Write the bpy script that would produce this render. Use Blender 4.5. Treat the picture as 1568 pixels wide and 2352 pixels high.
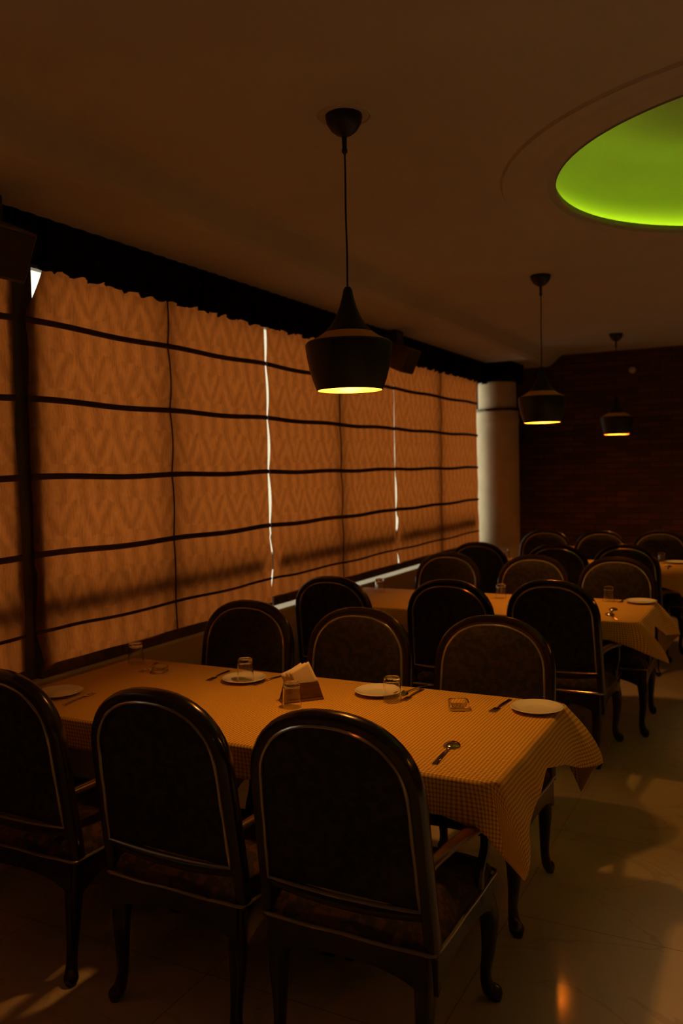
import bpy, bmesh, math, random
from mathutils import Vector, Matrix
random.seed(7)
PI = math.pi
sc = bpy.context.scene
for o in list(bpy.data.objects): bpy.data.objects.remove(o)
COL = sc.collection

# ------------------------------------------------------------------ camera
FPX, YAW, PITCH, ROLL, CAMH = 1943.4, math.radians(27.49), math.radians(2.819), math.radians(1.316), 1.66
cy, sy, cp, sp = math.cos(YAW), math.sin(YAW), math.cos(PITCH), math.sin(PITCH)
fw = Vector((-sy*cp, cy*cp, -sp)); rt = Vector((cy, sy, 0)); dn = fw.cross(rt)
r2 = rt*math.cos(ROLL) + dn*math.sin(ROLL); d2 = dn*math.cos(ROLL) - rt*math.sin(ROLL)
cam = bpy.data.cameras.new('camera'); camo = bpy.data.objects.new('camera', cam); COL.objects.link(camo)
m = Matrix(((r2.x, -d2.x, -fw.x), (r2.y, -d2.y, -fw.y), (r2.z, -d2.z, -fw.z))).to_4x4()
m.translation = (0, 0, CAMH); camo.matrix_world = m
cam.sensor_fit = 'VERTICAL'; cam.sensor_height = 36; cam.sensor_width = 24; cam.lens = FPX/2352*36
cam.clip_start = .05; cam.dof.use_dof = True; cam.dof.focus_distance = 2.7; cam.dof.aperture_fstop = 2.8
sc.camera = camo
sc.view_settings.view_transform = 'Standard'; sc.view_settings.look = 'None'
sc.view_settings.gamma = 1; sc.view_settings.use_curve_mapping = False
sc.view_settings.exposure = 0.0

# ------------------------------------------------------------------ daylight
w = bpy.data.worlds.new('world'); sc.world = w; w.use_nodes = True
bg = w.node_tree.nodes['Background']; bg.inputs[0].default_value = (1, .90, .62, 1); bg.inputs[1].default_value = 1.9

LAMP_W, STRIP_E = 68.0, 50.0
LAMP_COL = (1, .40, .07)

# ------------------------------------------------------------------ materials
def mat(name, col, rough=.5, metal=0, spec=.5, coat=0, trans=0, ior=1.45, emis=None, es=0, sheen=0):
    m = bpy.data.materials.new(name); m.use_nodes = True
    b = m.node_tree.nodes['Principled BSDF']; i = b.inputs
    i['Base Color'].default_value = (*col, 1); i['Roughness'].default_value = rough; i['Metallic'].default_value = metal
    i['Specular IOR Level'].default_value = spec; i['Coat Weight'].default_value = coat; i['Coat Roughness'].default_value = .08
    i['Transmission Weight'].default_value = trans; i['IOR'].default_value = ior; i['Sheen Weight'].default_value = sheen
    if emis: i['Emission Color'].default_value = (*emis, 1); i['Emission Strength'].default_value = es
    return m
def N(m, t, **k):
    n = m.node_tree.nodes.new(t)
    for a, v in k.items():
        if a.startswith('i_'):
            n.inputs[int(a[2:]) if a[2:].isdigit() else a[2:]].default_value = v
        else: setattr(n, a, v)
    return n
def L(m, a, b): m.node_tree.links.new(a, b)
def BS(m): return m.node_tree.nodes['Principled BSDF']
def math_(m, op, a, b=None, c=None):
    n = N(m, 'ShaderNodeMath', operation=op)
    for k, v in enumerate((a, b, c)):
        if v is None: continue
        if isinstance(v, (int, float)): n.inputs[k].default_value = v
        else: L(m, v, n.inputs[k])
    return n.outputs[0]
def mixc(m, fac, a, b):
    n = N(m, 'ShaderNodeMix', data_type='RGBA')
    if isinstance(fac, (int, float)): n.inputs[0].default_value = fac
    else: L(m, fac, n.inputs[0])
    for k, v in ((6, a), (7, b)):
        if isinstance(v, tuple): n.inputs[k].default_value = (*v, 1)
        else: L(m, v, n.inputs[k])
    return n.outputs[2]
def noise_col(m, scale, a, b, coord='Object', detail=4, lo=.35, hi=.65, bump=0, stretch=None):
    tc = N(m, 'ShaderNodeTexCoord'); src = tc.outputs[coord]
    if stretch:
        mp = N(m, 'ShaderNodeMapping'); mp.inputs['Scale'].default_value = stretch; L(m, src, mp.inputs[0]); src = mp.outputs[0]
    nz = N(m, 'ShaderNodeTexNoise'); nz.inputs['Scale'].default_value = scale; nz.inputs['Detail'].default_value = detail
    L(m, src, nz.inputs['Vector'])
    mr = N(m, 'ShaderNodeMapRange'); mr.inputs[1].default_value = lo; mr.inputs[2].default_value = hi; L(m, nz.outputs[0], mr.inputs[0])
    L(m, mixc(m, mr.outputs[0], a, b), BS(m).inputs['Base Color'])
    if bump:
        bp = N(m, 'ShaderNodeBump'); bp.inputs['Strength'].default_value = bump; bp.inputs['Distance'].default_value = .004
        L(m, nz.outputs[0], bp.inputs['Height']); L(m, bp.outputs[0], BS(m).inputs['Normal'])
    return nz.outputs[0]

M = {}
M['ceiling'] = mat('ceiling_paint', (.62, .5, .38), .8); noise_col(M['ceiling'], 1.2, (.42, .39, .35), (.46, .43, .38))
M['recess'] = mat('recess_paint', (.36, .36, .33), .85)
M['plaster'] = mat('wall_plaster', (.42, .30, .2), .7); noise_col(M['plaster'], 3, (.40, .28, .19), (.46, .33, .22), bump=.1)
M['column'] = mat('column_plaster', (.4, .33, .25), .6); noise_col(M['column'], 6, (.44, .37, .27), (.52, .43, .32), bump=.1)
M['sill'] = mat('sill_stone', (.55, .48, .38), .4)
M['dark_metal'] = mat('window_frame_brown', (.05, .03, .02), .45)
M['wood'] = mat('mahogany', (.012, .005, .003), .22, coat=.08)
noise_col(M['wood'], 9, (.006, .003, .002), (.016, .006, .004), stretch=(6, 6, 1))
M['arm_wood'] = mat('armrest_mahogany', (.07, .02, .009), .3, coat=.4)
noise_col(M['arm_wood'], 12, (.045, .012, .006), (.09, .026, .01), stretch=(5, 1, 5))
M['uphol'] = mat('brown_damask_upholstery', (.015, .009, .006), .8, spec=.3)
noise_col(M['uphol'], 38, (.010, .0072, .0045), (.022, .0135, .0075), detail=2, lo=.47, hi=.56, bump=.5)
M['seatcloth'] = mat('seat_damask', (.03, .012, .008), .75, spec=.3)
noise_col(M['seatcloth'], 34, (.012, .006, .004), (.050, .017, .009), detail=2, lo=.47, hi=.56, bump=.5)
M['piping'] = mat('vinyl_piping', (.36, .32, .26), .2, metal=.7, coat=.6)
M['shade'] = mat('black_shade', (.014, .011, .009), .42, metal=.2)
M['gold'] = mat('gold_lining', (.75, .42, .10), .4, metal=.0)
M['cord'] = mat('black_cord', (.01, .008, .007), .6)
M['bulb'] = mat('bulb_glass', (1, .8, .5), .3, emis=(1, .60, .18), es=30)
M['led'] = mat('green_led_strip', (.3, .6, .05), .5, emis=(.60, 1, .015), es=STRIP_E)
M['valance'] = mat('black_valance_fabric', (.005, .004, .003), .95, spec=.1)
M['rib'] = mat('blind_rib_pocket', (.06, .022, .009), .8)
M['hem'] = mat('blind_hem_bar', (.075, .035, .018), .8); noise_col(M['hem'], 20, (.055, .024, .012), (.10, .05, .025))
M['plate'] = mat('white_ceramic', (.80, .76, .68), .12, coat=.5)
M['steel'] = mat('cutlery_steel', (.5, .47, .42), .14, metal=1)
M['glass'] = mat('clear_glass', (1, 1, 1), .02, trans=1, ior=1.47)
M['napkin'] = mat('paper_napkin', (.80, .68, .50), .85)
M['holder'] = mat('wooden_napkin_holder', (.12, .05, .02), .4); noise_col(M['holder'], 14, (.09, .035, .015), (.16, .065, .025), stretch=(1, 6, 6))
M['speaker'] = mat('speaker_wood_case', (.10, .05, .03), .5); noise_col(M['speaker'], 8, (.08, .04, .024), (.12, .06, .036))
M['grille'] = mat('speaker_grille_cloth', (.05, .028, .018), .9)
M['white_plastic'] = mat('pale_plastic', (.5, .45, .4), .5)
M['tabletop'] = mat('table_wood', (.05, .02, .01), .4)

# gingham cloth
c = M['cloth'] = mat('ochre_checked_cloth', (.5, .2, .03), .85, sheen=.1)
uv = N(c, 'ShaderNodeUVMap'); sep = N(c, 'ShaderNodeSeparateXYZ'); L(c, uv.outputs[0], sep.inputs[0])
def stripe(m, s, per, duty):
    f = math_(m, 'FRACT', math_(m, 'DIVIDE', s, per)); return math_(m, 'LESS_THAN', f, duty)
a = stripe(c, sep.outputs[0], .0125, .5); b = stripe(c, sep.outputs[1], .0125, .38)
t = math_(c, 'ADD', math_(c, 'MULTIPLY', a, .55), math_(c, 'MULTIPLY', b, .45))
L(c, mixc(c, t, (.82, .50, .07), (.33, .155, .02)), BS(c).inputs['Base Color'])
bp = N(c, 'ShaderNodeBump'); bp.inputs['Strength'].default_value = .25; bp.inputs['Distance'].default_value = .001
L(c, t, bp.inputs['Height']); L(c, bp.outputs[0], BS(c).inputs['Normal'])

# blind fabric: diffuse + translucent with woven zigzag damask
c = M['blind'] = bpy.data.materials.new('roman_blind_fabric'); c.use_nodes = True
nt = c.node_tree; out = nt.nodes['Material Output']; nt.nodes.remove(BS(c))
tc = N(c, 'ShaderNodeTexCoord'); sep = N(c, 'ShaderNodeSeparateXYZ'); L(c, tc.outputs['Object'], sep.inputs[0])
nz = N(c, 'ShaderNodeTexNoise'); nz.inputs['Scale'].default_value = 9; nz.inputs['Detail'].default_value = 3; L(c, tc.outputs['Object'], nz.inputs[0])
wob = math_(c, 'MULTIPLY', math_(c, 'SUBTRACT', nz.outputs[0], .5), .34)
u = math_(c, 'FRACT', math_(c, 'DIVIDE', sep.outputs[1], .235))
tri = math_(c, 'ABSOLUTE', math_(c, 'SUBTRACT', u, .5))                 # 0..0.5
v = math_(c, 'ADD', math_(c, 'DIVIDE', sep.outputs[2], .3425), wob)
ph = math_(c, 'ADD', math_(c, 'MULTIPLY', v, 2), math_(c, 'MULTIPLY', tri, 2.6))
zig = math_(c, 'ADD', math_(c, 'MULTIPLY', math_(c, 'SINE', math_(c, 'MULTIPLY', ph, 2*PI)), .5), .5)
col2 = math_(c, 'ADD', math_(c, 'MULTIPLY', math_(c, 'SINE', math_(c, 'MULTIPLY', math_(c, 'ADD', u, math_(c, 'MULTIPLY', wob, .6)), 4*PI)), .5), .5)
row = math_(c, 'LESS_THAN', math_(c, 'FRACT', v), .5)
pat = math_(c, 'ADD', math_(c, 'MULTIPLY', zig, row), math_(c, 'MULTIPLY', col2, math_(c, 'SUBTRACT', 1, row)))
nz2 = N(c, 'ShaderNodeTexNoise'); nz2.inputs['Scale'].default_value = 40; nz2.inputs['Detail'].default_value = 4
mp = N(c, 'ShaderNodeMapping'); mp.inputs['Scale'].default_value = (1, 3, .6); L(c, tc.outputs['Object'], mp.inputs[0]); L(c, mp.outputs[0], nz2.inputs[0])
fac = math_(c, 'ADD', math_(c, 'MULTIPLY', pat, .28), math_(c, 'MULTIPLY', nz2.outputs[0], .85))
cb = mixc(c, fac, (.34, .094, .017), (.118, .029, .005))
df = N(c, 'ShaderNodeBsdfDiffuse'); tr = N(c, 'ShaderNodeBsdfTranslucent'); mx = N(c, 'ShaderNodeMixShader'); mx.inputs[0].default_value = .72
L(c, cb, tr.inputs[0]); L(c, mixc(c, .5, cb, (.28, .14, .07)), df.inputs[0])
L(c, df.outputs[0], mx.inputs[1]); L(c, tr.outputs[0], mx.inputs[2]); L(c, mx.outputs[0], out.inputs[0])

# window glass: thin
c = M['pane'] = bpy.data.materials.new('window_pane'); c.use_nodes = True
nt = c.node_tree; nt.nodes.remove(BS(c)); out = nt.nodes['Material Output']
tp = N(c, 'ShaderNodeBsdfTransparent'); gl = N(c, 'ShaderNodeBsdfGlossy'); gl.inputs['Roughness'].default_value = .02
lw = N(c, 'ShaderNodeLayerWeight'); lw.inputs[0].default_value = .25
mx = N(c, 'ShaderNodeMixShader'); L(c, math_(c, 'MULTIPLY', lw.outputs['Fresnel'], .6), mx.inputs[0]); L(c, tp.outputs[0], mx.inputs[1]); L(c, gl.outputs[0], mx.inputs[2]); L(c, mx.outputs[0], out.inputs[0])

# marble floor tiles
c = M['floor'] = mat('marble_floor_tiles', (.4, .3, .2), .1, spec=.6)
tc = N(c, 'ShaderNodeTexCoord')
nz = N(c, 'ShaderNodeTexNoise'); nz.inputs['Scale'].default_value = .8; nz.inputs['Detail'].default_value = 8; nz.inputs['Distortion'].default_value = 1.2
mp = N(c, 'ShaderNodeMapping'); mp.inputs['Scale'].default_value = (1, 2.2, 1); L(c, tc.outputs['Object'], mp.inputs[0]); L(c, mp.outputs[0], nz.inputs[0])
vein = math_(c, 'LESS_THAN', math_(c, 'ABSOLUTE', math_(c, 'SUBTRACT', nz.outputs[0], .5)), .006)
base = mixc(c, nz.outputs[0], (.47, .38, .28), (.57, .47, .35))
base = mixc(c, math_(c, 'MULTIPLY', vein, .16), base, (.14, .09, .06))
sep = N(c, 'ShaderNodeSeparateXYZ'); L(c, tc.outputs['Object'], sep.inputs[0])
gx = math_(c, 'LESS_THAN', math_(c, 'FRACT', math_(c, 'DIVIDE', math_(c, 'ADD', sep.outputs[0], 20.09), .8)), .005)
gy = math_(c, 'LESS_THAN', math_(c, 'FRACT', math_(c, 'DIVIDE', math_(c, 'ADD', sep.outputs[1], 20.2), .8)), .005)
gr = math_(c, 'MAXIMUM', gx, gy)
L(c, mixc(c, math_(c, 'MULTIPLY', gr, .7), base, (.10, .07, .05)), BS(c).inputs['Base Color'])
L(c, math_(c, 'ADD', math_(c, 'MULTIPLY', gr, .4), math_(c, 'ADD', .07, math_(c, 'MULTIPLY', nz.outputs[0], .06))), BS(c).inputs['Roughness'])

# ledge-stone brick wall
c = M['brick'] = mat('dark_brick_cladding', (.1, .03, .015), .85)
tc = N(c, 'ShaderNodeTexCoord'); sep = N(c, 'ShaderNodeSeparateXYZ'); cb_ = N(c, 'ShaderNodeCombineXYZ')
L(c, tc.outputs['Object'], sep.inputs[0]); L(c, sep.outputs[0], cb_.inputs[0]); L(c, sep.outputs[2], cb_.inputs[1])
br = N(c, 'ShaderNodeTexBrick'); br.inputs['Scale'].default_value = 1; br.inputs['Brick Width'].default_value = .23; br.inputs['Row Height'].default_value = .062
br.inputs['Mortar Size'].default_value = .006; br.inputs['Color1'].default_value = (.16, .058, .026, 1); br.inputs['Color2'].default_value = (.06, .028, .015, 1); br.inputs['Mortar'].default_value = (.035, .018, .010, 1)
L(c, cb_.outputs[0], br.inputs[0])
nz = N(c, 'ShaderNodeTexNoise'); nz.inputs['Scale'].default_value = 2.5; L(c, tc.outputs['Object'], nz.inputs[0])
L(c, mixc(c, math_(c, 'MULTIPLY', nz.outputs[0], .8), br.outputs[0], (.05, .022, .013)), BS(c).inputs['Base Color'])
bp = N(c, 'ShaderNodeBump'); bp.inputs['Strength'].default_value = .8; bp.inputs['Distance'].default_value = .02
L(c, br.outputs['Fac'], bp.inputs['Height']); bp.invert = True; L(c, bp.outputs[0], BS(c).inputs['Normal'])

# ------------------------------------------------------------------ mesh helpers
def obj(name, bm, m, parent=None, smooth=True, mods=None):
    bmesh.ops.recalc_face_normals(bm, faces=bm.faces)
    me = bpy.data.meshes.new(name); bm.to_mesh(me); bm.free()
    o = bpy.data.objects.new(name, me); COL.objects.link(o)
    for mm in (m if isinstance(m, (list, tuple)) else [m]): me.materials.append(mm)
    if smooth:
        for p in me.polygons: p.use_smooth = True
        md = o.modifiers.new('edge', 'EDGE_SPLIT'); md.split_angle = math.radians(38)
    if parent: o.parent = parent
    return o
def thing(name, label, cat, loc=(0, 0, 0), rz=0, group=None):
    o = bpy.data.objects.new(name, None); COL.objects.link(o); o.location = loc; o.rotation_euler = (0, 0, rz)
    o.empty_display_size = .05; return tag(o, label, cat, group)
def tag(o, label, cat, group=None):
    o['label'] = label; o['category'] = cat
    if group: o['group'] = group
    return o
def struct(name, bm, m, smooth=False, parent=None):
    o = obj(name, bm, m, parent, smooth)
    if not parent: o['kind'] = 'structure'
    return o
def dup(root, loc, rz=0, label=None, group=None):
    r = root.copy(); COL.objects.link(r); r.location = loc; r.rotation_euler = (0, 0, rz)
    if label: r['label'] = label
    if group: r['group'] = group
    def rec(a, b):
        for ch in list(a.children):
            k = ch.copy(); COL.objects.link(k); k.parent = b; rec(ch, k)
    rec(root, r)
    return r
def box(bm, x0, x1, y0, y1, z0, z1, bev=0, mtx=None):
    vs = [bm.verts.new((x, y, z)) for x in (x0, x1) for y in (y0, y1) for z in (z0, z1)]
    fs = [bm.faces.new([vs[i] for i in f]) for f in ((0, 1, 3, 2), (4, 6, 7, 5), (0, 4, 5, 1), (2, 3, 7, 6), (0, 2, 6, 4), (1, 5, 7, 3))]
    if bev:
        es = {e for f in fs for e in f.edges}
        r = bmesh.ops.bevel(bm, geom=list(es), offset=bev, segments=2, affect='EDGES', profile=.6)
        vs = list({v for f in r['faces'] for v in f.verts} | {v for v in vs if v.is_valid})
    if mtx:
        for v in vs: v.co = mtx @ v.co
    return vs
def BM(): return bmesh.new()
def lathe(bm, prof, n=40, cx=0, cy=0, mi=0):
    rings = []
    for r, z in prof:
        if r < 1e-5: rings.append([bm.verts.new((cx, cy, z))])
        else: rings.append([bm.verts.new((cx+r*math.cos(2*PI*k/n), cy+r*math.sin(2*PI*k/n), z)) for k in range(n)])
    for a, b in zip(rings, rings[1:]):
        for k in range(n):
            k2 = (k+1) % n
            if len(a) == 1 and len(b) == 1: continue
            if len(a) == 1: f = bm.faces.new((a[0], b[k], b[k2]))
            elif len(b) == 1: f = bm.faces.new((a[k], b[0], a[k2]))
            else: f = bm.faces.new((a[k], b[k], b[k2], a[k2]))
            f.material_index = mi
def sweep(bm, pts, rad, n=10, closed=False, up=None, caps=True, sq=2.0):
    """rad: list of (ra, rb) or numbers; ra lies along `up`-perpendicular in-plane side, rb along up"""
    P = [Vector(p) for p in pts]; K = len(P)
    if not isinstance(rad, (list, tuple)): rad = [rad]*K
    if isinstance(rad, tuple): rad = [rad]*K
    rings = []; prev = None
    for i in range(K):
        if closed: t = (P[(i+1) % K]-P[i-1])
        else: t = P[min(i+1, K-1)]-P[max(i-1, 0)]
        t.normalize()
        if up is not None: a = Vector(up)
        else: a = prev if prev is not None else (Vector((0, 0, 1)) if abs(t.z) < .9 else Vector((1, 0, 0)))
        bvec = (a - t*a.dot(t)).normalized(); s = t.cross(bvec).normalized(); prev = bvec
        r = rad[i]; ra, rb = (r, r) if isinstance(r, (int, float)) else r
        ring = []
        for k in range(n):
            an = 2*PI*k/n; c_, s_ = math.cos(an), math.sin(an)
            if sq != 2.0:
                c_ = math.copysign(abs(c_)**(2/sq), c_); s_ = math.copysign(abs(s_)**(2/sq), s_)
            ring.append(bm.verts.new(P[i] + s*ra*c_ + bvec*rb*s_))
        rings.append(ring)
    R = list(zip(rings, rings[1:])) + ([(rings[-1], rings[0])] if closed else [])
    for a, b in R:
        for k in range(n):
            bm.faces.new((a[k], b[k], b[(k+1) % n], a[(k+1) % n]))
    if caps and not closed:
        bm.faces.new(rings[0]); bm.faces.new(rings[-1])
def cat(pts, per=6):
    """Catmull-Rom through tuples of any length"""
    out = []; K = len(pts)
    for i in range(K-1):
        p0 = pts[max(i-1, 0)]; p1 = pts[i]; p2 = pts[i+1]; p3 = pts[min(i+2, K-1)]
        for s in range(per):
            t = s/per
            out.append(tuple(.5*(2*b+(c_-a)*t+(2*a-5*b+4*c_-d)*t*t+(-a+3*b-3*c_+d)*t**3) for a, b, c_, d in zip(p0, p1, p2, p3)))
    out.append(pts[-1]); return out

# ------------------------------------------------------------------ room shell
YB, XR, YF, XW = 9.68, 5.0, -3.0, -2.90
CZ, SZ = 2.90, 2.78
bm = BM(); box(bm, -3.3, XR, YF, YB+.2, -.1, 0); struct('floor', bm, M['floor'])
# ceiling with the round recess
RC = (.085, 4.057); RR = 1.0
bm = BM()
rect = [bm.verts.new(p) for p in ((-2.16, YF, CZ), (XR, YF, CZ), (XR, YB, CZ), (-2.16, YB, CZ))]
circ = [bm.verts.new((RC[0]+RR*math.cos(2*PI*k/96), RC[1]+RR*math.sin(2*PI*k/96), CZ)) for k in range(96)]
es = [bm.edges.new((rect[i], rect[(i+1) % 4])) for i in range(4)] + [bm.edges.new((circ[i], circ[(i+1) % 96])) for i in range(96)]
bmesh.ops.triangle_fill(bm, use_beauty=True, edges=es)
# lowered strip beside the windows with its sloping step
pr = [(-2.16, CZ), (-2.19, CZ-.004), (-2.22, CZ-.018), (-2.31, CZ-.098), (-2.35, SZ+.004), (-2.38, SZ), (-3.25, SZ)]
for (x0, z0), (x1, z1) in zip(pr, pr[1:]):
    bm.faces.new([bm.verts.new(p) for p in ((x0, YF, z0), (x0, YB, z0), (x1, YB, z1), (x1, YF, z1))])
bmesh.ops.remove_doubles(bm, verts=bm.verts, dist=1e-4)
ceil = struct('ceiling', bm, M['ceiling'])
md = ceil.modifiers.new('thick', 'SOLIDIFY'); md.thickness = .004; md.offset = 0

bm = BM()
lathe(bm, [(RR, CZ-.009), (RR, CZ+.014), (RR+.009, CZ+.014), (RR+.009, CZ+.004), (RR+.042, CZ+.004), (RR+.055, CZ+.012), (RR+.07, CZ+.05)]
      + [(RR+.075-.20*(1-math.cos(a_)), CZ+.16+.21*math.sin(a_)) for a_ in [PI/2*k/14 for k in range(15)]] + [(RR-.4, CZ+.374), (0, CZ+.375)], 96, *RC)
rec = obj('trim_1', bm, M['recess']); rec['kind'] = 'structure'
bm = BM()
lathe(bm, [(RR+.03, CZ+.0), (RR+.035, CZ-.016), (RR+.09, CZ-.016), (RR+.10, CZ-.011), (RR+.12, CZ-.014), (RR+.16, CZ-.014), (RR+.17, CZ-.010), (RR+.19, CZ-.013), (RR+.23, CZ-.013), (RR+.24, CZ+.0)], 96, *RC)
o = obj('trim_2', bm, M['ceiling']); o['kind'] = 'structure'
bm = BM()
lathe(bm, [(RR+.010, CZ+.013), (RR+.013, CZ+.013), (RR+.013, CZ+.006), (RR+.010, CZ+.006)], 96, *RC)
tag(obj('led_strip', bm, M['led']), 'glowing lime green LED strip hidden in the round ceiling recess', 'light strip')

def wallbox(name, m, *a):
    bm = BM(); box(bm, *a); return struct(name, bm, m)
wallbox('wall_back', M['brick'], -3.3, XR, YB, YB+.2, 0, 3.4)
wallbox('wall_right', M['plaster'], XR, XR+.2, YF, YB, 0, 3.4)
wallbox('wall_front', M['plaster'], -3.3, XR, YF-.2, YF, 0, 3.4)
WY0, WY1, WZ0, WZ1 = .4, 9.25, .765, 2.66
bm = BM()
box(bm, -3.15, XW, YF, YB, 0, WZ0-.012); box(bm, -3.15, XW, YF, YB, WZ1, SZ+.1)
box(bm, -3.15, XW, YF, WY0, WZ0-.012, WZ1); box(bm, -3.15, XW, WY1, YB, WZ0-.012, WZ1)
struct('wall_left', bm, M['plaster'])
bm = BM(); box(bm, -3.10, XW+.001, WY0, 8.9, WZ0-.016, WZ0, .004); struct('trim_3', bm, M['sill'])
# window
win = bpy.data.objects.new('window_1', None); COL.objects.link(win); win['kind'] = 'structure'
bm = BM(); FX0, FX1 = -3.06, -3.015
box(bm, FX0, FX1, WY0, WY1, WZ1-.05, WZ1)
box(bm, FX0, FX1, WY0, WY1, WZ0, WZ0+.004)
box(bm, FX0, FX1, WY0, WY0+.05, WZ0, WZ1); box(bm, FX0, FX1, WY1-.05, WY1, WZ0, WZ1)
for y in (1.6, 3.63, 5.61, 7.68): box(bm, -3.06, -2.955, y-.025, y+.025, WZ0, WZ1)
box(bm, -3.06, -2.935, 2.565, 2.73, WZ0, WZ1)
for a, b in ((WY0, 4.52), (4.70, 6.58), (6.68, 8.72)): box(bm, -3.05, -2.962, a, b, 1.02, 1.12)
obj('window_frame', bm, M['dark_metal'], win, False)
bm = BM(); box(bm, -3.045, -3.041, WY0, WY1, WZ0, WZ1); obj('pane', bm, M['pane'], win, False)

# ------------------------------------------------------------------ column
col = thing('column', 'pale round plaster column beside the last window blind, lit along its left edge', 'column', (-2.775, 9.10, 0))
bm = BM(); lathe(bm, [(0, 0), (.245, 0), (.245, .08), (.228, .10), (.228, 2.13), (.234, 2.14), (.234, 2.17), (.228, 2.18), (.228, 2.27), (0, 2.27)], 48); obj('shaft', bm, M['column'], col)
bm = BM(); lathe(bm, [(0, 2.27), (.205, 2.27), (.205, 2.775), (0, 2.775)], 48); obj('upper_shaft', bm, M['column'], col)
bm = BM(); lathe(bm, [(0, 2.262), (.24, 2.262), (.246, 2.275), (.24, 2.29), (0, 2.292)], 48); obj('collar', bm, M['wood'], col)

bm = BM(); box(bm, -.235, .235, -.235, .235, 2.575, 2.779, .006); obj('capital', bm, M['valance'], col, False)

# ------------------------------------------------------------------ blinds
RIBS = (2.345, 2.003, 1.66, 1.315, .972)
def blind(y0, y1, zb, label, seed, fold=False, b0=.011, b1=.011):
    rnd = random.Random(seed); t = thing('roman_blind', label, 'window blind', (XW-.015, 0, 0), 0, None)
    a1, a2, p1, p2 = rnd.uniform(.5, 1), rnd.uniform(.5, 1), rnd.uniform(0, 6), rnd.uniform(0, 6)
    zt = 2.64; ny, nz_ = 60, 72
    def edge(z, side):  # wavy cut edge, bows between ribs
        q = (z-RIBS[2])/.3425; w_ = abs(math.sin(PI*q))
        return side*(-(b0 if side < 0 else b1)*w_*(.75+.35*math.sin(z*5+p1)) + .002*math.sin(z*7+p1))
    def P(y, z):
        q = (z-RIBS[2])/.3425; bul = math.sin(PI*(q % 1))
        near = math.exp(-(y-y0)/.25) + .5*math.exp(-(y1-y)/.25)
        x = .010*bul*a1 + .010*near*bul*math.sin(y*23+z*4+p1)*a2 + .006*bul*math.sin(y*9+p2+z*3)
        if z < 1.25: x += .012*near*math.sin((y-y0)*18-(z*14)+p2)
        return x
    bm = BM(); g = []
    for j in range(nz_+1):
        z = zb+.04+(zt-zb-.04)*j/nz_; r = []
        for i in range(ny+1):
            s = i/ny; y = (y0+edge(z, -1))*(1-s)+(y1+edge(z, 1))*s
            x = P(y, z)
            if fold and s < .10 and z > 2.38:       # top corner folded away from the window
                k = (z-2.38)/.26*max(0, 1-s/.10); y += .10*k; x += .03*k
            r.append(bm.verts.new((x, y, z)))
        g.append(r)
    for j in range(nz_):
        for i in range(ny): bm.faces.new((g[j][i], g[j][i+1], g[j+1][i+1], g[j+1][i]))
    obj('fabric', bm, M['blind'], t)
    for z in RIBS:
        bm = BM(); pts = [(P(y0+(y1-y0)*k/40, z)+.003, y0+(y1-y0)*k/40, z+.004*math.sin(k*.35+p1)-(.004*math.sin(PI*k/40))) for k in range(41)]
        sweep(bm, pts, (.007, .014) if z > 1 else (.004, .008), 8, up=(0, 0, 1)); obj('rib', bm, M['rib'], t)
    bm = BM(); ym = (y0+y1)/2
    sweep(bm, [(P(ym, zb+.05+(zt-zb-.05)*k/60)+.002, ym, zb+.05+(zt-zb-.05)*k/60) for k in range(61)], (.006, .003), 6, up=(1, 0, 0)); obj('seam', bm, M['rib'], t)
    bm = BM(); box(bm, -.008, .012, y0+.004, y1-.004, zb, zb+.055, .005); obj('hem_bar', bm, M['hem'], t)
    return t
GR = None
blind(.70, 2.60, .7655, 'translucent tan roman blind cut off by the left edge, beside the near speaker', 1)
blind(2.665, 4.594, .7655, 'translucent tan roman blind above the nearest table, left of the bright slit', 2, fold=True, b0=.003)
blind(4.606, 6.602, .80, 'translucent tan patterned roman blind behind the nearest hanging lamp', 3, b1=.005)
blind(6.606, 8.81, .80, 'translucent tan patterned roman blind farthest away, ending at the column', 4, b0=.005)

# valance
bm = BM(); K = 1100; rows = [2.785, 2.74, 2.66, 2.60, 2.555]; rnd = random.Random(3); g = []
ph = [rnd.uniform(-.35, .35) for _ in range(K+1)]
for k in range(K+1):
    y = .3+(9.25-.3)*k/K; r = []
    for j, z in enumerate(rows):
        am = .004+.012*j/4; x = -2.83 + am*math.sin(y*62+math.sin(y*5)*2+ph[k]*.3*j)
        zz = z if j < 4 else z+.007*math.sin(y*39+math.sin(y*11)*1.5)+.004*math.sin(y*97)
        r.append(bm.verts.new((x, y, zz)))
    g.append(r)
for a, b in zip(g, g[1:]):
    for j in range(4): bm.faces.new((a[j], b[j], b[j+1], a[j+1]))
v = obj('valance', bm, M['valance']); md = v.modifiers.new('thick', 'SOLIDIFY'); md.thickness = .006
tag(v, 'long black gathered valance with wavy hem running along the top of the blinds', 'valance')

# ------------------------------------------------------------------ speakers
def speaker():
    t = thing('wall_speaker', 'x', 'speaker')
    R = Matrix.Translation((0, 0, -.15)) @ Matrix.Rotation(math.radians(24), 4, 'Y')
    bm = BM(); box(bm, -.08, .08, -.12, .12, -.10, .10, .008, R); obj('case', bm, M['speaker'], t, False)
    bm = BM(); box(bm, .078, .088, -.108, .108, -.088, .088, .004, R); obj('grille', bm, M['grille'], t, False)
    bm = BM(); box(bm, -.115, -.02, -.07, .07, -.03, .07, .003); box(bm, -.09, -.02, -.02, .02, -.12, -.02, .003); obj('bracket', bm, M['dark_metal'], t, False)
    return t
sp = speaker(); sp.location = (-2.70, 2.33, 2.70); sp['label'] = 'dark brown wall speaker at the upper left edge, under the ceiling'
sp.children[0]
dup(sp, (-2.71, 6.34, 2.70), 0, 'dark brown tilted wall speaker over the slit between the two far blinds')

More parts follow.
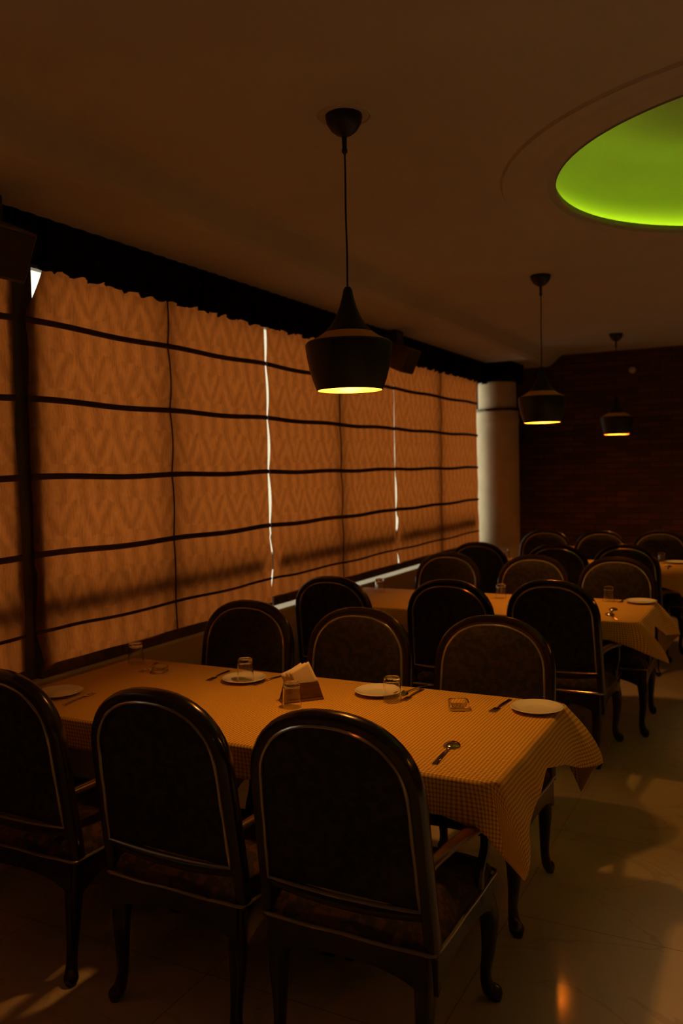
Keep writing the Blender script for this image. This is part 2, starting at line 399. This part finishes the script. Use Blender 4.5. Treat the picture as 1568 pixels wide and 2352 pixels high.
# ------------------------------------------------------------------ pendants
def pendant():
    t = thing('pendant_lamp', 'x', 'pendant lamp')       # origin at ceiling
    bm = BM(); lathe(bm, [(0, 0), (.064, 0), (.065, -.01), (.060, -.030), (.046, -.052), (.026, -.068), (.012, -.074), (0, -.075)], 32); can = obj('canopy', bm, M['shade'], t)
    bm = BM(); lathe(bm, [(0, -.07), (.009, -.072), (.008, -.115), (.010, -.118), (.010, -.128), (.003, -.135), (0, -.135)], 16); obj('strain_relief', bm, M['cord'], t)
    bm = BM(); sweep(bm, [(.0008*math.sin(k*.9), 0, -.12-.485*k/12) for k in range(13)], .0035, 8); obj('cord', bm, M['cord'], t)
    zo = [(.010, -.595), (.016, -.605), (.021, -.63), (.031, -.665), (.045, -.70), (.064, -.73), (.088, -.755), (.115, -.774), (.138, -.785), (.149, -.789), (.1545, -.796), (.1545, -.805), (.150, -.84), (.142, -.88), (.131, -.92), (.120, -.950), (.1165, -.958)]
    zo = [(r, -.595+(z+.595)*1.0) for r, z in zo]
    zi = [(r-.004, z+.003) for r, z in reversed(zo[6:-1])]; zi = [(.1135, -.957)] + zi + [(.04, -.715), (0, -.71)]
    bm = BM(); lathe(bm, zo, 56); obj('shade', bm, M['shade'], t)
    bm = BM(); lathe(bm, [zo[-1]]+zi, 56); obj('lining', bm, M['gold'], t)
    bm = BM(); lathe(bm, [(0, -.712), (.018, -.713), (.018, -.750), (0, -.753)], 20); obj('socket', bm, M['cord'], t)
    bm = BM(); lathe(bm, [(0, -.750), (.013, -.753), (.020, -.770), (.027, -.790), (.024, -.810), (.012, -.822), (0, -.825)], 24); obj('bulb', bm, M['bulb'], t)
    ld = bpy.data.lights.new('bulb_glow', 'POINT'); ld.energy = LAMP_W; ld.color = LAMP_COL; ld.shadow_soft_size = .035
    lo = bpy.data.objects.new('bulb_glow', ld); COL.objects.link(lo); lo.parent = t; lo.location = (0, 0, -.805)
    return t
pl = pendant(); pl.location = (-1.36, 2.70, CZ); pl['label'] = 'largest black hanging lamp, over the nearest table'
for p, lb in (((-1.395, 5.565), 'middle black hanging lamp, left of the farthest one, over the second table'), ((-1.40, 8.43), 'smallest and farthest black hanging lamp before the brick wall')):
    dup(pl, (*p, CZ), 0, lb)
dup(pl, (-1.36, -.5, CZ), 0, 'unseen hanging fill lamp added behind the viewer, over the window side')  # extra copy out of view, added to lift the chair backs
for y, wd in ((-.2, 'rearmost'), (2.70, 'nearest'), (5.565, 'middle'), (8.43, 'farthest')): dup(pl, (1.5, y, CZ), 0, wd + ' unseen hanging fill lamp added in an aisle row right of the view', 'added fill lamps right of the view')  # unseen row added as fill light for floor and ceiling
aisle = bpy.data.lights.new('aisle_fill_glow', 'POINT'); aisle.energy = LAMP_W*2.3; aisle.color = (1, .62, .30); aisle.shadow_soft_size = .04  # stronger, less orange light for the added aisle lamps
for o in bpy.data.objects:
    if o.type == 'LIGHT' and o.parent and o.parent.location.x > 1: o.data = aisle
bm = BM(); lathe(bm, [(.088, CZ-.0005), (.092, CZ-.006), (.098, CZ-.0005)], 48, -1.36, 2.70)
o = obj('trim_4', bm, M['ceiling']); o['kind'] = 'structure'
bm = BM(); lathe(bm, [(0, .0), (.035, 0), (.035, .02), (.02, .035), (0, .038)], 24)
for vv in bm.verts: vv.co = Vector((vv.co.x-1.437, YB-vv.co.z, vv.co.y+2.675))
tag(obj('wall_sensor', bm, M['white_plastic']), 'small pale round sensor high on the brick wall', 'sensor')

# ------------------------------------------------------------------ chair
def arch(wb, wt, zb, zs, zt, ins=0, n=22):
    """half-open arch outline (x,z) from bottom left up and over to bottom right"""
    pts = []
    for k in range(9): s = k/8; pts.append((-(wb+(wt-wb)*s)+ins, zb+(zs-zb)*s))
    for k in range(1, n): an = PI*k/n; cc = math.cos(an); pts.append((-(wt-ins)*math.copysign(abs(cc)**.86, cc), zs+(zt-ins-zs)*math.sin(an)**.86))
    return pts + [(-x, z) for x, z in reversed(pts[:9])]
LEAN = .085
def by(z): return -.232 - LEAN*max(0, (z-.42)/.6)
def make_chair():
    t = thing('armchair', 'x', 'armchair')
    # back frame: arch tube running down into the seat
    A = arch(.249, .240, .40, .80, 1.033-.019)
    bm = BM(); sweep(bm, [(x, by(z), z) for x, z in A], (.0215, .026), 12, up=(0, 1, .08), sq=2.6)
    sweep(bm, [(x, by(.50)-.001, .505-.018*(1-(x/.225)**2)) for x in [-.25+.50*k/14 for k in range(15)]], (.016, .018), 10, up=(0, 1, 0), sq=2.6)
    obj('back_frame', bm, M['wood'], t)
    # upholstered back, both faces
    W0, W1, ZB, ZS, ZT = .230, .221, .525, .80, .997
    def hw(z): return (W0+(W1-W0)*(z-ZB)/(ZS-ZB)) if z < ZS else W1*max(0, 1-((z-ZS)/(ZT-ZS))**2.33)**.43
    bm = BM(); nu, nv = 20, 26
    for sd, amp in ((-1, .010), (1, .026)):
        g = []
        for j in range(nv+1):
            s = j/nv; z = ZB+(ZT-ZB)*math.sin(s*PI/2)
            h = max(hw(z), .0005); r = []
            for i in range(nu+1):
                u = -1+2*i/nu; u = math.sin(u*PI/2)
                ez = min(1, (z-ZB)/.05)*min(1, (ZT-z)/.05); ex = min(1, (1-abs(u))*h/.05)
                b_ = amp*math.sqrt(max(0, min(ez, ex)))
                r.append(bm.verts.new((u*h, by(z)+sd*(.016+b_), z)))
            g.append(r)
        for j in range(nv):
            for i in range(nu): bm.faces.new((g[j][i], g[j][i+1], g[j+1][i+1], g[j+1][i]))
    bk = obj('backrest', bm, M['uphol'], t)
    B = arch(W0, W1, ZB, ZS, ZT)
    for sd in (-1, 1):
        lo = [(x, by(ZB)+sd*.023, ZB-.010*(1-(x/W0)**2)) for x in [W0-2*W0*k/12 for k in range(1, 12)]]
        bm = BM(); sweep(bm, [(x, by(z)+sd*.023+.0012*math.sin(k*1.7), z) for k, (x, z) in enumerate(B)]+lo, .0055, 8, closed=True, up=(0, 1, 0)); obj('piping', bm, M['piping'], bk)
    # seat
    bm = BM()
    for (ax, s1, off, half) in (('x', -1, .246, .24), ('x', 1, .246, .24), ('y', -1, .248, .236), ('y', 1, .248, .236)):
        n = 16; g = []
        for k in range(n+1):
            q = -half+2*half*k/n; zl = .345-.055*abs(q/half)**3
            g.append([bm.verts.new(((q, s1*off+d, z) if ax == 'x' else (s1*off+d, q, z))) for d, z in ((-.014, zl), (.014, zl), (.014, .407), (-.014, .407))])
        for a, b in zip(g, g[1:]):
            for i in range(4): bm.faces.new((a[i], b[i], b[(i+1) % 4], a[(i+1) % 4]))
        bm.faces.new(g[0]); bm.faces.new(g[-1])
    obj('seat_frame', bm, M['wood'], t)
    bm = BM(); n = 26; g = []
    for j in range(n+1):
        r = []
        for i in range(n+1):
            u, v_ = math.sin((-1+2*i/n)*PI/2), math.sin((-1+2*j/n)*PI/2)
            e = min(1-abs(u), 1-abs(v_)); z = .409+.068*min(1, e/.28)**.5+.012*(1-u*u)*(1-v_*v_)
            k = 1-.04*(abs(u)**6*abs(v_)**6); r.append(bm.verts.new((u*.260*k, .0+v_*.260*k, z)))
        g.append(r)
    for j in range(n):
        for i in range(n): bm.faces.new((g[j][i], g[j][i+1], g[j+1][i+1], g[j+1][i]))
    se = obj('seat', bm, M['seatcloth'], t)
    loop = []; H = .266; rc = .03
    for cx_, cy_, a0 in ((H-rc, H-rc, 0), (-H+rc, H-rc, 90), (-H+rc, -H+rc, 180), (H-rc, -H+rc, 270)):
        for k in range(6): an = math.radians(a0+18*k); loop.append((cx_+rc*math.cos(an), cy_+rc*math.sin(an)+.002))
    L2 = []
    for i in range(len(loop)):
        a, b = loop[i], loop[(i+1) % len(loop)]; d = math.hypot(a[0]-b[0], a[1]-b[1]); L2.append(a)
        if d > .1: L2 += [(a[0]+(b[0]-a[0])*k/10, a[1]+(b[1]-a[1])*k/10) for k in range(1, 10)]
    bm = BM(); sweep(bm, [(x, y, .411+.0015*math.sin(i*1.3)) for i, (x, y) in enumerate(L2)], .0055, 8, closed=True, up=(0, 0, 1)); obj('piping', bm, M['piping'], se)
    # cabriole legs
    for sx in (-1, 1):
        for sy_ in (1, -1):
            if sy_ == 1: key = [(.226, .226, .40, .026), (.232, .232, .33, .031), (.243, .243, .26, .029), (.240, .240, .17, .021), (.232, .232, .09, .0165), (.238, .238, .045, .020), (.252, .252, .022, .026), (.256, .256, .006, .019)]
            else: key = [(.222, -.226, .40, .025), (.223, -.228, .33, .029), (.225, -.236, .26, .027), (.222, -.240, .17, .021), (.220, -.246, .09, .017), (.224, -.255, .045, .019), (.232, -.266, .022, .023), (.234, -.268, .006, .017)]
            P_ = cat(key, 5); bm = BM(); sweep(bm, [(sx*p[0], p[1], p[2]) for p in P_] + [(sx*P_[-1][0], P_[-1][1], 0)], [p[3] for p in P_]+[P_[-1][3]*.9], 12, up=(0, 1, 0), sq=2.5)
            obj('leg', bm, M['wood'], t)
    for sx in (-1, 1):
        bm = BM(); ap = cat([(sx*.240, by(.66)+.01, .628, .015, .014), (sx*.252, -.10, .632, .018, .013), (sx*.262, .05, .620, .022, .013), (sx*.262, .155, .602, .024, .014), (sx*.258, .185, .592, .018, .013)], 6)
        sweep(bm, [p[:3] for p in ap], [(p[3], p[4]) for p in ap], 12, up=(0, 0, 1), sq=2.5); arm = obj('armrest', bm, M['arm_wood'], t)
        bm = BM(); sp_ = cat([(sx*.258, .170, .598, .015, .018), (sx*.264, .150, .53, .014, .017), (sx*.258, .115, .47, .015, .018), (sx*.250, .125, .40, .017, .022), (sx*.247, .13, .36, .016, .022)], 6)
        sweep(bm, [p[:3] for p in sp_], [(p[3], p[4]) for p in sp_], 10, up=(0, 1, 0), sq=2.5); obj('arm_support', bm, M['wood'], arm)
    return t
ch = make_chair()
# rows: (x of centre, y where the top of the back stands), facing, words
GN = 'dark wooden armchair with '
rows = [
 ([-1.045, -1.63, -2.29], [1.945]*3, 1, 'seen from behind at the nearest table', 'armchairs on the camera side of the nearest table',
  ['largest in view, by the aisle', 'second largest', 'cut off by the left edge']),
 ([-1.075, -1.70, -2.32], [3.40, 3.40, 3.42], -1, 'facing the viewer across the nearest table', 'armchairs on the far side of the nearest table',
  ['nearest the aisle', 'middle of three', 'nearest the window']),
 ([-1.115, -1.66, -2.37], [4.66, 4.50, 4.44], 1, 'seen from behind at the second table', 'armchairs on the camera side of the second table',
  ['nearest the aisle', 'middle of three', 'nearest the window']),
 ([-.985, -1.555, -2.20], [5.88, 5.88, 5.90], -1, 'facing the viewer across the second table', 'armchairs on the far side of the second table',
  ['behind the white plate', 'middle of the three', 'nearest the window']),
 ([-1.08, -1.60, -2.255], [6.90, 6.80, 6.84], 1, 'seen from behind at the third table', 'armchairs on the camera side of the third table',
  ['nearest the aisle', 'middle of the three', 'nearest the column']),
 ([-1.005, -1.52, -2.05], [8.34, 8.26, 8.28], -1, 'facing the viewer across the farthest table', 'armchairs on the far side of the third table',
  ['cut off by the right edge', 'middle of the three', 'nearest the column']),
]
first = True
for xs, ys, fc, words, grp, which in rows:
    for k, x in enumerate(xs):
        rz = (0 if fc == 1 else PI) + random.uniform(-.02, .02)
        off = .282                                     # distance from chair origin to top of back
        y = ys[k] + off*fc; lb = 'dark armchair ' + words + ', ' + which[k]
        if first: ch.location = (x, y, 0); ch.rotation_euler = (0, 0, rz); ch['label'] = lb; ch['group'] = grp; first = False
        else: dup(ch, (x, y, 0), rz, lb, grp)

# ------------------------------------------------------------------ tables and cloths
TZ = .76
def table(x0, x1, y0, y1, label, clabel, flare=1.0, tip=(.055, .055, .47)):
    t = thing('dining_table', label, 'dining table', ((x0+x1)/2, (y0+y1)/2, 0), 0, 'long dining tables under cloths')
    hx, hy = (x1-x0)/2-.014, (y1-y0)/2-.014
    bm = BM(); box(bm, -hx, hx, -hy, hy, TZ-.04, TZ-.005, .008); obj('tabletop', bm, M['tabletop'], t, False)
    for sx in (-1, 1):
        bm = BM(); box(bm, sx*.42-.05, sx*.42+.05, -.05, .05, .05, TZ-.04, .008); box(bm, sx*.42-.06, sx*.42+.06, -.25, .25, TZ-.09, TZ-.04, .006)
        box(bm, sx*.42-.04, sx*.42+.04, -.20, .20, 0, .055, .015); obj('pedestal', bm, M['wood'], t, False)
    f = flare
    key = [  # (top x, top y, hem x, hem y, hem z)
     (x0, y0, x0-.005, y0-.010, .66), (x0+.7, y0, x0+.7, y0-.012, .655), (x1-.45, y0, x1-.45, y0-.012, .652), (x1-.16, y0, x1-.16, y0-.014, .650), (x1-.05, y0, x1-.03, y0-.018, .615),
     (x1, y0+.02, x1+tip[0], y0+tip[1], tip[2]), (x1, y0+.12, x1+.055, y0+.15, .55), (x1, y0+.26, x1+.045, y0+.27, .63), (x1, y0+.45, x1+.035, y0+.45, .665),
     (x1, y1-.30, x1+.045, y1-.27, .62), (x1, y1-.17, x1+.075*f, y1-.13, .565), (x1, y1-.03, x1+.135*f, y1-.01, .555), (x1-.01, y1, x1+.09*f, y1+.03, .50), (x1-.03, y1, x1+.035*f, y1+.06, .405), (x1-.07, y1, x1-.02, y1+.05, .52),
     (x1-.16, y1, x1-.14, y1+.016, .645), (x1-.6, y1, x1-.6, y1+.012, .65), (x0+.5, y1, x0+.5, y1+.012, .65), (x0, y1, x0-.005, y1+.01, .66), (x0, (y0+y1)/2, x0-.012, (y0+y1)/2, .66)]
    key.append(key[0]); P_ = []
    for a, b in zip(key, key[1:]):
        n = max(2, int(math.hypot(a[0]-b[0], a[1]-b[1])/.02))
        for k in range(n): s = k/n; s2 = s*s*(3-2*s)*.5+s*.5; P_.append(tuple(a[i]*(1-(s if i < 2 else s2))+b[i]*(s if i < 2 else s2) for i in range(5)))
    def rc(x, y, r=.03):   # round the corners of the table outline
        cx_ = min(max(x, x0+r), x1-r); cy_ = min(max(y, y0+r), y1-r); dx, dy = x-cx_, y-cy_; d = math.hypot(dx, dy)
        return (cx_+dx*r/d, cy_+dy*r/d, dx/d, dy/d) if d > r else (x, y, dx/max(d, 1e-6), dy/max(d, 1e-6))
    bm = BM(); uvl = bm.loops.layers.uv.new('UVMap'); uvd = {}; rings = []
    T = [-.02, 0] + [((k+1)/12) for k in range(12)]
    for tt in T:
        ring = []
        for q, p in enumerate(P_):
            x, y, nx, ny = rc(p[0], p[1])
            if tt == -.02: co = (x-nx*.008, y-ny*.008, TZ); uvc = (x-nx*.008, y-ny*.008)
            else:
                h = math.hypot(p[3-1]-x, p[3]-y); H = TZ-.003-p[4]
                wv = .006*math.sin(q*.55)*tt*(H/.12 if H > .12 else .6)
                e = 1-(1-tt)**1.6
                co = (x+(p[2]-x)*e+nx*wv, y+(p[3]-y)*e+ny*wv, TZ-.003-H*tt)
                uvc = (x+nx*(H*tt)*1.0, y+ny*(H*tt)*1.0)
            v_ = bm.verts.new(co); uvd[v_] = uvc; ring.append(v_)
        rings.append(ring)
    n = len(P_)
    for a, b in zip(rings, rings[1:]):
        for k in range(n): bm.faces.new((a[k], b[k], b[(k+1) % n], a[(k+1) % n]))
    bm.faces.new(rings[0])
    for f_ in bm.faces:
        for lp in f_.loops: lp[uvl].uv = uvd[lp.vert]
    cl = obj('tablecloth', bm, M['cloth']); cl.modifiers.remove(cl.modifiers[0])
    md = cl.modifiers.new('thick', 'SOLIDIFY'); md.thickness = .0015; md.offset = 1
    tag(cl, clabel, 'tablecloth', 'checked tablecloths')
TX0, TX1 = -2.83, -.715
table(TX0, TX1, 2.285, 3.19, 'long wooden table nearest the viewer, under the largest tablecloth in view', 'ochre checked tablecloth on the nearest table, its corner hanging over the aisle')
table(TX0, TX1, 4.98, 5.80, 'second long table, between the second pair of chair rows', 'ochre checked tablecloth on the second table, seen between chair backs', .95, (.15, .05, .53))
table(TX0, TX1+.02, 7.26, 8.14, 'third and farthest long table, near the brick wall', 'ochre checked tablecloth on the farthest table, at the right edge')

# ------------------------------------------------------------------ tableware
def ware(name, bm, m, label, cat_, group, loc, rz=0):
    o = obj(name, bm, m); o.location = loc; o.rotation_euler = (0, 0, rz); return tag(o, label, cat_, group)
def plate(x, y, label, src=[None]):
    if not src[0]:
        bm = BM(); lathe(bm, [(0, .0), (.052, 0), (.058, .003), (.080, .010), (.0955, .0165), (.097, .0185), (.094, .0195), (.078, .0135), (.062, .0075), (.05, .006), (0, .006)], 56)
        src[0] = ware('plate', bm, M['plate'], label, 'plate', 'white side plates', (x, y, TZ+.001))
    else:
        o = src[0].copy(); COL.objects.link(o); o.location = (x, y, TZ+.001); o['label'] = label
def tumbler(x, y, label, z=TZ, src=[None]):
    if not src[0]:
        # standing upside down: rim on the cloth, thick base on top
        bm = BM(); lathe(bm, [(.036, 0), (.0365, .0005), (.0345, .04), (.0330, .080), (.0315, .094), (.027, .097), (.015, .0955), (0, .095)], 44)
        lathe(bm, [(.036, 0), (.0345, .0005), (.0322, .05), (.0305, .076), (.026, .0795), (0, .080)], 44)
        bmesh.ops.remove_doubles(bm, verts=bm.verts, dist=1e-5)
        src[0] = ware('tumbler', bm, M['glass'], label, 'drinking glass', 'upturned glass tumblers', (x, y, z+.0005))
    else:
        o = src[0].copy(); COL.objects.link(o); o.location = (x, y, z+.0005); o['label'] = label
def handle(bm, y0, y1, w0, w1, lift):
    g = []
    for k in range(15):
        s = k/14; y = y0+(y1-y0)*s; ww = w0+(w1-w0)*s**1.6; z = .0025+lift*math.sin(PI*min(1, (s+.05)))*.55*(1-s*.6)
        g.append((y, ww, z))
    r = []
    for y, ww, z in g: r.append([bm.verts.new(p) for p in ((-ww, y, z-.0008), (ww, y, z-.0008), (ww*.8, y, z+.0012), (-ww*.8, y, z+.0012))])
    for a, b in zip(r, r[1:]):
        for i in range(4): bm.faces.new((a[i], b[i], b[(i+1) % 4], a[(i+1) % 4]))
    bm.faces.new(r[0]); bm.faces.new(r[-1])
def spoon(x, y, rz, label, src=[None]):
    """lies upside down, domed bowl up; bowl at origin, handle towards -y"""
    if not src[0]:
        t = thing('spoon', label, 'spoon', (x, y, TZ+.001), rz, 'steel spoons')
        bm = BM(); n, mr_ = 24, 8; rings = [[bm.verts.new((0, 0, .0155))]]
        for j in range(1, mr_+1):
            a = PI/2*j/mr_; rings.append([bm.verts.new((0.0285*math.sin(a)*math.cos(2*PI*k/n), .036*math.sin(a)*math.sin(2*PI*k/n), .001+.0145*math.cos(a))) for k in range(n)])
        for k in range(n): bm.faces.new((rings[0][0], rings[1][k], rings[1][(k+1) % n]))
        for a, b in zip(rings[1:], rings[2:]):
            for k in range(n): bm.faces.new((a[k], b[k], b[(k+1) % n], a[(k+1) % n]))
        o = obj('bowl', bm, M['steel'], t); md = o.modifiers.new('thick', 'SOLIDIFY'); md.thickness = .0012; md.offset = -1
        bm = BM(); handle(bm, -.031, -.185, .0032, .0095, .013); obj('handle', bm, M['steel'], t); src[0] = t
    else: dup(src[0], (x, y, TZ+.001), rz, label)
def fork(x, y, rz, label, src=[None]):
    if not src[0]:
        t = thing('fork', label, 'fork', (x, y, TZ+.001), rz, 'steel forks')
        bm = BM(); box(bm, -.0125, .0125, -.014, .008, .002, .0042, .0008)
        for k in range(4): box(bm, -.0125+k*.0072, -.0125+k*.0072+.0034, .006, .046, .002, .0042)
        obj('tines', bm, M['steel'], t, False)
        bm = BM(); handle(bm, -.012, -.145, .0030, .0085, .010); obj('handle', bm, M['steel'], t); src[0] = t
    else: dup(src[0], (x, y, TZ+.001), rz, label)

plate(-.795, 3.045, 'white plate at the aisle end of the nearest table, beside a fork')
plate(-1.430, 3.035, 'white plate behind the upturned tumbler, mid far side of the nearest table')
plate(-2.055, 3.005, 'white plate with an upturned tumbler standing on it')
plate(-2.640, 2.515, 'white plate on the near side by the window, half hidden by a chair back')
plate(-.800, 5.690, 'white plate at the aisle end of the second table')
plate(-.830, 8.045, 'farthest white plate, on the third table at the right edge')
tumbler(-1.335, 2.955, 'upturned glass tumbler between a white plate and a fork, nearest table')
tumbler(-2.035, 2.985, 'upturned glass tumbler standing on a white plate', TZ+.0075)
tumbler(-1.655, 2.735, 'upturned glass tumbler in front of the napkin holder')
tumbler(-2.745, 3.105, 'upturned glass tumbler at the window corner of the nearest table')
tumbler(-1.005, 5.70, 'upturned glass tumbler left of the plate on the second table')
tumbler(-1.70, 5.60, 'upturned glass tumbler on the second table, showing between two chair backs')
tumbler(-2.62, 5.62, 'upturned glass tumbler at the window end of the second table')
tumbler(-.955, 8.04, 'upturned glass tumbler on the farthest table, beside its plate')
tumbler(-2.38, 8.02, 'upturned glass tumbler at the window end of the farthest table')
def ang(x0, y0, x1, y1): return math.atan2(y1-y0, x1-x0) - PI/2      # +y axis from (0) to (1)
spoon(-.942, 2.546, ang(-.931, 2.345, -.942, 2.546)-.0, 'steel spoon lying bowl side up near the camera edge of the nearest table')
spoon(-1.345, 3.06+.0, ang(-1.3, 3.2, -1.345, 3.06), 'steel spoon behind the tumbler on the nearest table')
spoon(-.918, 5.36, .05, 'steel spoon on the second table, farther of the two from the camera')
spoon(-.905, 5.17, .4, 'steel spoon on the second table, nearer of the two to the camera')
spoon(-.865, 7.76, .1, 'steel spoon on the farthest table')
fork(-.936, 3.005, ang(-.925, 3.15, -.936, 3.005), 'steel fork touching the left side of the aisle end plate')
fork(-1.296, 3.020, ang(-1.318, 3.165, -1.306, 3.014)-.1, 'steel fork right of the tumbler on the nearest table')
fork(-1.968, 2.995, ang(-1.946, 3.147, -1.968, 2.995), 'steel fork right of the plate with the tumbler')
fork(-2.205, 2.985, ang(-2.2, 3.13, -2.205, 2.985)+.15, 'steel fork left of the plate with the tumbler')
fork(-2.515, 2.545, ang(-2.50, 2.40, -2.515, 2.545), 'steel fork beside the plate near the window')
fork(-.925, 5.70, PI, 'steel fork between tumbler and plate on the second table')
fork(-2.60, 3.00, PI+.3, 'steel fork beside the glass dish near the window')

def dish(name, x, y, rz, label, s=1.0):
    bm = BM(); h = .032*s; a = .038*s
    def sq(z, r, m=6):
        out = []
        for k in range(32):
            an = 2*PI*k/32; c_, s_ = math.cos(an), math.sin(an); q = (abs(c_)**m+abs(s_)**m)**(-1/m); out.append(bm.verts.new((r*q*c_, r*q*s_, z)))
        return out
    R_ = [sq(0, a*.9), sq(.003, a*.98), sq(h, a), sq(h, a*.8), sq(h*.45, a*.62)]
    for p, q in zip(R_, R_[1:]):
        for k in range(32): bm.faces.new((p[k], q[k], q[(k+1) % 32], p[(k+1) % 32]))
    bm.faces.new(R_[0]); bm.faces.new(R_[-1])
    o = obj(name, bm, M['glass']); o.location = (x, y, TZ+.001); o.rotation_euler = (0, 0, rz); return tag(o, label, 'ashtray')
dish('glass_ashtray', -1.065, 2.955, .45, 'small square glass ashtray left of the fork and aisle end plate')
dish('glass_ashtray', -2.505, 2.985, .3, 'small glass ashtray near the window end of the nearest table', .95)

# napkin holder: two sloping wooden boards on a base
nh = thing('napkin_holder', 'wooden napkin holder holding white napkins, centre of the nearest table', 'napkin holder', (-1.672, 2.835, TZ+.001), math.radians(47))
bm = BM(); box(bm, -.085, .085, -.03, .03, 0, .008, .002); obj('base', bm, M['holder'], nh, False)
for s in (-1, 1):
    bm = BM(); th = .004
    pr = [(-.085, .006), (.085, .006), (.062, .075), (-.062, .075)]
    fr = [bm.verts.new((x, s*(.018+(z-.006)*.10)-th/2, z)) for x, z in pr]; bk = [bm.verts.new((x, s*(.018+(z-.006)*.10)+th/2, z)) for x, z in pr]
    bm.faces.new(fr); bm.faces.new(bk)
    for i in range(4): bm.faces.new((fr[i], fr[(i+1) % 4], bk[(i+1) % 4], bk[i]))
    obj('side_board', bm, M['holder'], nh, False)
nl = ['frontmost white paper napkin in the holder, tallest corner up', 'white paper napkin second from the front in the holder', 'white paper napkin third from the front, showing its left corner', 'rearmost white paper napkin in the holder']
for k, (dx, dz, r_, dy, tl) in enumerate(((.008, .093, -24, -.0105, 0), (-.006, .090, -22, -.0035, 0), (-.016, .087, -27, .0035, 0), (-.022, .082, -19, .0105, 0))):
    bm = BM(); h = .045; g = []
    for j in range(9):
        r = []
        for i in range(9):
            u, v_ = -1+i/4, -1+j/4
            r.append(bm.verts.new((u*h, .0012*math.sin(u*2), v_*h)))
        g.append(r)
    for j in range(8):
        for i in range(8): bm.faces.new((g[j][i], g[j][i+1], g[j+1][i+1], g[j+1][i]))
    o = obj('paper_napkin', bm, M['napkin']); md = o.modifiers.new('thick', 'SOLIDIFY'); md.thickness = .0022
    o.matrix_world = Matrix.Translation((-1.672, 2.835, TZ+.001)) @ Matrix.Rotation(math.radians(47), 4, 'Z') @ Matrix.Translation((dx, dy, dz)) @ Matrix.Rotation(tl, 4, 'X') @ Matrix.Rotation(math.radians(r_+0), 4, 'Y')
    tag(o, nl[k], 'napkin', 'napkins in the holder')
